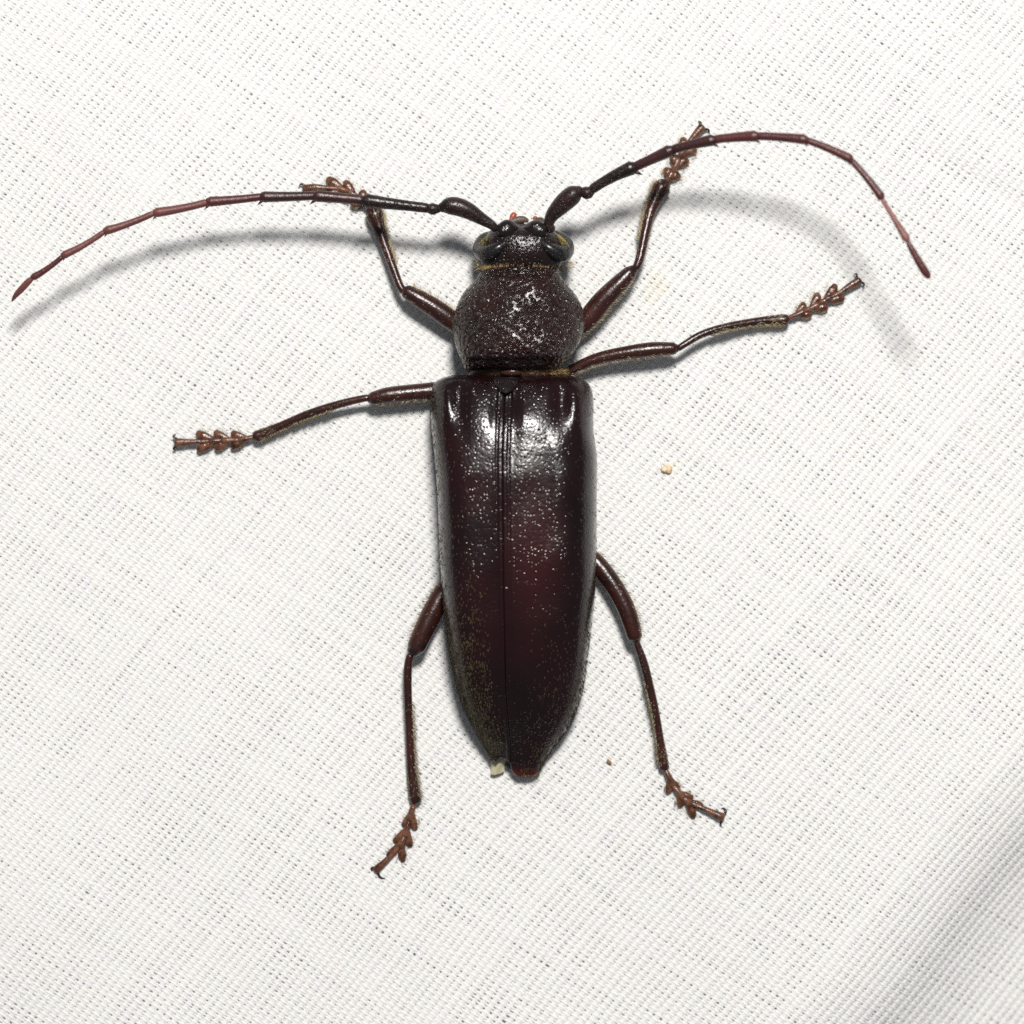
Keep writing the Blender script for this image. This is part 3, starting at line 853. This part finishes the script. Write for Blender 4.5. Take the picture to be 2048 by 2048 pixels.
antenna(left, ['ant', 'ant', 'ant', 'ant1b', 'ant1b', 'ant2', 'ant3', 'ant3', 'ant3', 'ant2', 'ant3'], -1)
antenna(right, ['ant', 'ant', 'ant', 'ant1b', 'ant1b', 'ant2', 'ant2', 'ant2', 'ant2', 'ant3p', 'ant2'], 1)

# ---- legs
def fringe(P, r, T, A, B, n, side, length, lean, rad, span=(0.05, 0.97), spread=0.5):
    """bristles along one side of a limb; side +1/-1 picks the flank, 0 = all round"""
    u = rng.uniform(*span, n) * (len(P) - 1); i = u.astype(int); f = (u - i)[:, None]
    j = np.minimum(i + 1, len(P) - 1)
    c = P[i] * (1 - f) + P[j] * f; rr = (r[i] * (1 - f[:, 0]) + r[j] * f[:, 0])[:, None]
    if side == 0: th = rng.uniform(0, 2 * math.pi, n)
    else: th = (0 if side > 0 else math.pi) + rng.normal(0, spread, n) - side * 0.35
    nrm = np.cos(th)[:, None] * A[i] + np.sin(th)[:, None] * B[i]
    d = nrm + T[i] * lean + rng.normal(0, 0.12, (n, 3)); d /= np.linalg.norm(d, axis=1)[:, None]
    a = c + nrm * rr * 0.93
    tip = a + d * rng.uniform(*length, n)[:, None]
    tip[:, 2] = np.maximum(tip[:, 2], 2)
    g = Geo(); hairs(g, a, tip, rad)
    return g

def lobe_segment(g, base, neck, la, lb, z, r0, rl):
    """heart-shaped tarsal joint: a stalk that splits into two padded lobes"""
    tube(g, [(*base, z + 3, r0), ((base[0] + neck[0]) / 2, (base[1] + neck[1]) / 2, z + 4, r0 * 1.25), (*neck, z + 2, r0 * 1.5)], n=8, sides=12)
    for l in (la, lb):
        mx, my = neck[0] * 0.35 + l[0] * 0.65, neck[1] * 0.35 + l[1] * 0.65
        sx, sy = base[0] * 0.45 + neck[0] * 0.55, base[1] * 0.45 + neck[1] * 0.55
        tube(g, [(sx, sy, z + 2, r0), ((sx + mx) / 2 , (sy + my) / 2, z, rl * 0.95), (mx, my, z - 1.5, rl * 1.18), (l[0] * 0.9 + mx * 0.1, l[1] * 0.9 + my * 0.1, z - 3, rl * 0.8)], n=12, sides=12, flat=0.55)

def leg(femur, tibia, tarsi, claw, claws, fem_side, tib_side, knee_r):
    root = empty("leg", (0, 0, 0), beetle)
    low = lambda rows: [(a, b, 11 + (c - 11) * 0.70 if c > 11 else c, d) for a, b, c, d in rows]
    femur, tibia = low(femur), low(tibia)
    g = Geo(); fr = tube(g, femur, sides=24); g.build("femur", M['leg'], root, ROOT)
    kx, ky, kz = tibia[0][:3]
    # dark knee: two rounded plates at the end of the femur
    g = Geo(); ex, ey, ez, er = femur[-1]
    px, py_, pz, pr = femur[-2]
    dx, dy = ex - px, ey - py_; L = math.hypot(dx, dy)
    tube(g, [(ex - dx / L * er * 0.7, ey - dy / L * er * 0.7, ez, er * 1.035), (ex, ey, ez, er * 0.98), ((ex + kx) / 2, (ey + ky) / 2, (ez + kz) / 2, er * 0.72)], n=8, sides=22)
    g.build("knee", M['legdark'], root, ROOT)
    g = Geo(); tr = tube(g, tibia, sides=20)
    # two short spurs at the end of the tibia
    P, r, T, A, B = tr
    for s in (-1, 1):
        p0 = P[-1] + A[-1] * s * r[-1] * 0.6 - B[-1] * r[-1] * 0.4
        cone(g, p0, p0 + T[-1] * 9 + A[-1] * s * 5, 1.8)
    g.build("tibia", M['leg'], root, ROOT)
    for base, neck, la, lb, z, r0, rl in tarsi:
        g = Geo(); lobe_segment(g, base, neck, la, lb, z, r0, rl); g.build("tarsal_segment", M['tarsus'], root, ROOT)
    g = Geo(); tube(g, claw, sides=14, flat=0.9); g.build("claw_segment", M['tarsus'], root, ROOT)
    for c in claws:
        g = Geo(); tube(g, c, sides=10, n=14); g.build("claw", M['legdark'], root, ROOT)
    # bristles
    g = Geo()
    for hf in (fringe(*fr, 160, 0, (4, 8), 2.2, 0.36), fringe(*tr, 130, 0, (4, 8), 2.2, 0.36), fringe(*fr, 280, fem_side, (7, 16), 0.7, 0.5),
               fringe(*tr, 420, tib_side, (8, 18), 1.1, 0.5, (0.3, 0.98)), fringe(*tr, 90, 0, (6, 11), 2.4, 0.5, (0.82, 0.97))):
        g.add(np.vstack(hf.v), (), np.vstack(hf.t))
    o = g.build("leg_bristles", M['pale'], root, ROOT); o["kind"] = "stuff"
    g = Geo()
    nh = 70
    for base, neck, la, lb, z, r0, rl in tarsi:
        for l in (la, lb):
            a = np.array([base[0] * 0.2 + neck[0] * 0.1 + l[0] * 0.7, base[1] * 0.2 + neck[1] * 0.1 + l[1] * 0.7])
            c0 = W(a[0] + rng.normal(0, rl * 0.7, nh), a[1] + rng.normal(0, rl * 0.7, nh), np.full(nh, max(z - 1, 4.0)))
            dd = W(l[0], l[1], z) - W(base[0], base[1], z); dd /= np.linalg.norm(dd)
            d = dd + rng.normal(0, 0.45, (nh, 3)); d[:, 2] = np.abs(d[:, 2]) * 0.3
            hairs(g, c0, c0 + d * rng.uniform(5, 10, nh)[:, None], 0.45)
    o = g.build("tarsal_pads", M['gold'], root, ROOT); o["kind"] = "stuff"
    return root

# front pair
leg([(935, 664, 60, 15), (903, 641, 66, 20), (868, 616, 72, 19.5), (835, 596, 74, 17.5), (815, 584, 74, 14.5)],
    [(806, 581, 72, 8), (800, 572, 70, 8), (790, 546, 62, 8.3), (779, 516, 52, 9), (768, 485, 42, 10.5), (757, 452, 32, 14), (749, 429, 26, 19), (746, 424, 25, 16)],
    [((741, 420), (723, 398), (727, 383), (705, 410), 14, 4.5, 8), ((722, 398), (699, 384), (692, 364), (688, 398), 12, 4.5, 8.5), ((698, 383), (678, 377), (657, 358), (650, 394), 10, 4.5, 9)],
    [(676, 377, 14, 4), (655, 376, 14, 5), (630, 375, 12, 7.5), (610, 377, 10, 8)],
    [[(611, 372, 9, 2.6), (603, 368, 9, 2.2), (598, 372, 5, 1.0)], [(611, 382, 9, 2.6), (604, 387, 8, 2.2), (600, 384, 4, 1.0)]], 1, 1, 14)
leg([(1135, 674, 60, 15), (1172, 642, 66, 21), (1205, 602, 72, 21), (1240, 566, 76, 18), (1260, 545, 76, 14)],
    [(1273, 534, 74, 8), (1278, 522, 72, 8.5), (1284, 496, 64, 9.2), (1291, 462, 54, 10), (1300, 425, 42, 11.5), (1313, 394, 32, 16), (1324, 374, 26, 18.5), (1327, 370, 25, 15)],
    [((1333, 366), (1343, 348), (1331, 339), (1358, 352), 14, 5, 7.5), ((1345, 345), (1355, 322), (1344, 314), (1375, 323), 12, 5, 8), ((1356, 318), (1369, 297), (1366, 278), (1390, 302), 10, 5, 8.5)],
    [(1369, 297, 14, 4), (1380, 282, 14, 5), (1393, 267, 12, 7.5), (1403, 256, 10, 9)],
    [[(1402, 252, 9, 2.6), (1401, 245, 9, 2.2), (1397, 242, 5, 1.0)], [(1410, 258, 9, 2.6), (1417, 260, 8, 2.2), (1419, 267, 4, 1.0)]], 1, -1, 14)
# middle pair
leg([(910, 772, 56, 14), (868, 781, 62, 17), (820, 786, 66, 17), (775, 791, 68, 16.5), (746, 797, 68, 13.5)],
    [(735, 796, 66, 7), (726, 797, 65, 7.2), (680, 808, 58, 8), (620, 827, 46, 8.4), (562, 852, 32, 8.8), (530, 866, 25, 10.5), (514, 873, 22, 12)],
    [((512, 873), (480, 880), (466, 865), (466, 895), 13, 4.5, 7.5), ((478, 880), (446, 881), (432, 864), (434, 898), 11, 4.5, 8), ((446, 881), (420, 882), (396, 866), (398, 901), 9, 4.5, 8.5)],
    [(426, 882, 13, 3.6), (405, 883, 13, 4.2), (378, 884, 12, 6.5), (354, 885, 10, 9)],
    [[(354, 878, 9, 2.6), (347, 873, 8, 2.2), (351, 868, 4, 1.0)], [(354, 892, 9, 2.6), (347, 897, 8, 2.2), (351, 901, 4, 1.0)]], -1, -1, 13)
leg([(1105, 768, 58, 9), (1140, 742, 64, 10), (1194, 718, 74, 12), (1258, 705, 80, 14), (1306, 699, 80, 15), (1346, 697, 78, 12.5)],
    [(1358, 696, 76, 6.5), (1370, 688, 75, 6.8), (1403, 669, 68, 7.4), (1451, 654, 56, 7.6), (1515, 643, 38, 8.4), (1555, 640, 28, 10.5), (1570, 640, 25, 12)],
    [((1575, 637), (1606, 624), (1606, 607), (1621, 631), 14, 4.5, 7), ((1606, 624), (1635, 610), (1634, 588), (1653, 617), 12, 4.5, 7.5), ((1634, 610), (1660, 595), (1670, 571), (1686, 597), 10, 4.5, 8)],
    [(1652, 599, 14, 3.6), (1675, 588, 14, 4.4), (1698, 573, 12, 6.5), (1717, 562, 10, 8.5)],
    [[(1714, 557, 9, 2.6), (1713, 549, 8, 2.2), (1708, 548, 4, 1.0)], [(1722, 564, 9, 2.6), (1728, 568, 8, 2.2), (1727, 574, 4, 1.0)]], 1, 1, 13)
# hind pair
leg([(925, 1140, 50, 14), (892, 1176, 56, 19), (868, 1218, 62, 20.5), (847, 1262, 66, 20), (833, 1293, 66, 18.5)],
    [(820, 1312, 64, 7.5), (817, 1324, 62, 8), (815, 1350, 58, 8.6), (816, 1400, 50, 8.2), (819, 1470, 38, 8.4), (823, 1540, 27, 9.5), (829, 1588, 22, 12), (831, 1600, 20, 12)],
    [((829, 1603), (819, 1638), (807, 1650), (832, 1656), 13, 5, 6.5), ((818, 1640), (811, 1670), (789, 1682), (821, 1691), 11, 5, 7), ((809, 1672), (800, 1692), (776, 1712), (806, 1722), 9, 5, 7)],
    [(799, 1693, 13, 3.8), (785, 1708, 13, 5), (767, 1726, 12, 6.5), (753, 1739, 10, 8.5)],
    [[(748, 1735, 9, 2.8), (743, 1737, 8, 2.4), (744, 1743, 4, 1.0)], [(755, 1744, 9, 2.8), (760, 1754, 8, 2.4), (769, 1757, 4, 1.2), (774, 1752, 3, 0.8)]], 1, -1, 14)
leg([(1150, 1090, 50, 14), (1190, 1122, 58, 17), (1222, 1163, 66, 18), (1248, 1208, 70, 18), (1262, 1246, 70, 17), (1269, 1272, 68, 15.5)],
    [(1273, 1285, 66, 6.5), (1278, 1298, 64, 7.2), (1288, 1328, 60, 8.6), (1299, 1372, 52, 8.6), (1310, 1420, 42, 8.0), (1319, 1473, 31, 8.0), (1325, 1515, 23, 10), (1328, 1534, 20, 10.5)],
    [((1330, 1538), (1345, 1568), (1335, 1584), (1357, 1575), 13, 5, 6), ((1347, 1572), (1365, 1594), (1360, 1612), (1384, 1594), 11, 5, 6.5), ((1364, 1594), (1379, 1606), (1387, 1634), (1404, 1612), 9, 5, 7)],
    [(1376, 1604, 13, 4), (1398, 1613, 13, 4.8), (1422, 1624, 12, 6.5), (1443, 1634, 10, 9)],
    [[(1448, 1630, 9, 2.8), (1452, 1622, 8, 2.4), (1447, 1616, 5, 1.4), (1443, 1617, 3, 0.8)], [(1444, 1641, 9, 2.6), (1441, 1648, 6, 2.0), (1443, 1653, 3, 0.8)]], -1, 1, 14)

# ------------------------------------------------------------------ crumbs on the cloth
def crumb(name, px, py, rx, ry, rot, mat, label, cat, seed, h=0.6):
    r = np.random.default_rng(seed)
    n, m = 14, 20
    ph = np.linspace(0.04, math.pi - 0.04, n)[:, None]; th = np.linspace(0, 2 * math.pi, m, endpoint=False)[None]
    rad = np.ones((n, m))
    for k in range(7):
        a, b, c = r.normal(size=3)
        rad += 0.075 * np.sin(2.6 * a * np.cos(th) * np.sin(ph) * 2 + 2.6 * b * np.sin(th) * np.sin(ph) * 2 + 3 * c * np.cos(ph) + k)
    x = rad * np.sin(ph) * np.cos(th) * rx; y = rad * np.sin(ph) * np.sin(th) * ry; z = rad * np.cos(ph) * min(rx, ry) * h
    ca, sa = math.cos(rot), math.sin(rot)
    x, y = x * ca - y * sa, x * sa + y * ca
    c = W(px, py, 0)
    base = relief(c[0], c[1])
    P = np.stack([c[0] + x, c[1] + y, base + 5.0 + min(rx, ry) * h + z], -1)
    g = Geo(); g.grid(P[:, ::-1], closed=True, caps=True)
    org = np.array([c[0], c[1], base]) * S
    o = g.build(name, mat, None, org); o.location = org
    o["label"] = label; o["category"] = cat
    return o
tan = crumb_mat("tan_crumb", (0.48, 0.34, 0.20), (0.70, 0.58, 0.42))
brn = crumb_mat("brown_speck", (0.16, 0.085, 0.03), (0.30, 0.19, 0.09))
crumb("crumb", 1334, 938, 11, 8, 0.5, tan, "pale tan crumb on the cloth beside the wing covers", "crumb", 3, 0.4)
crumb("seed_speck", 1218.5, 1523.5, 6.0, 3.6, -0.85, brn, "tiny brown speck on the cloth beyond the wing tips", "speck", 5, 0.6)
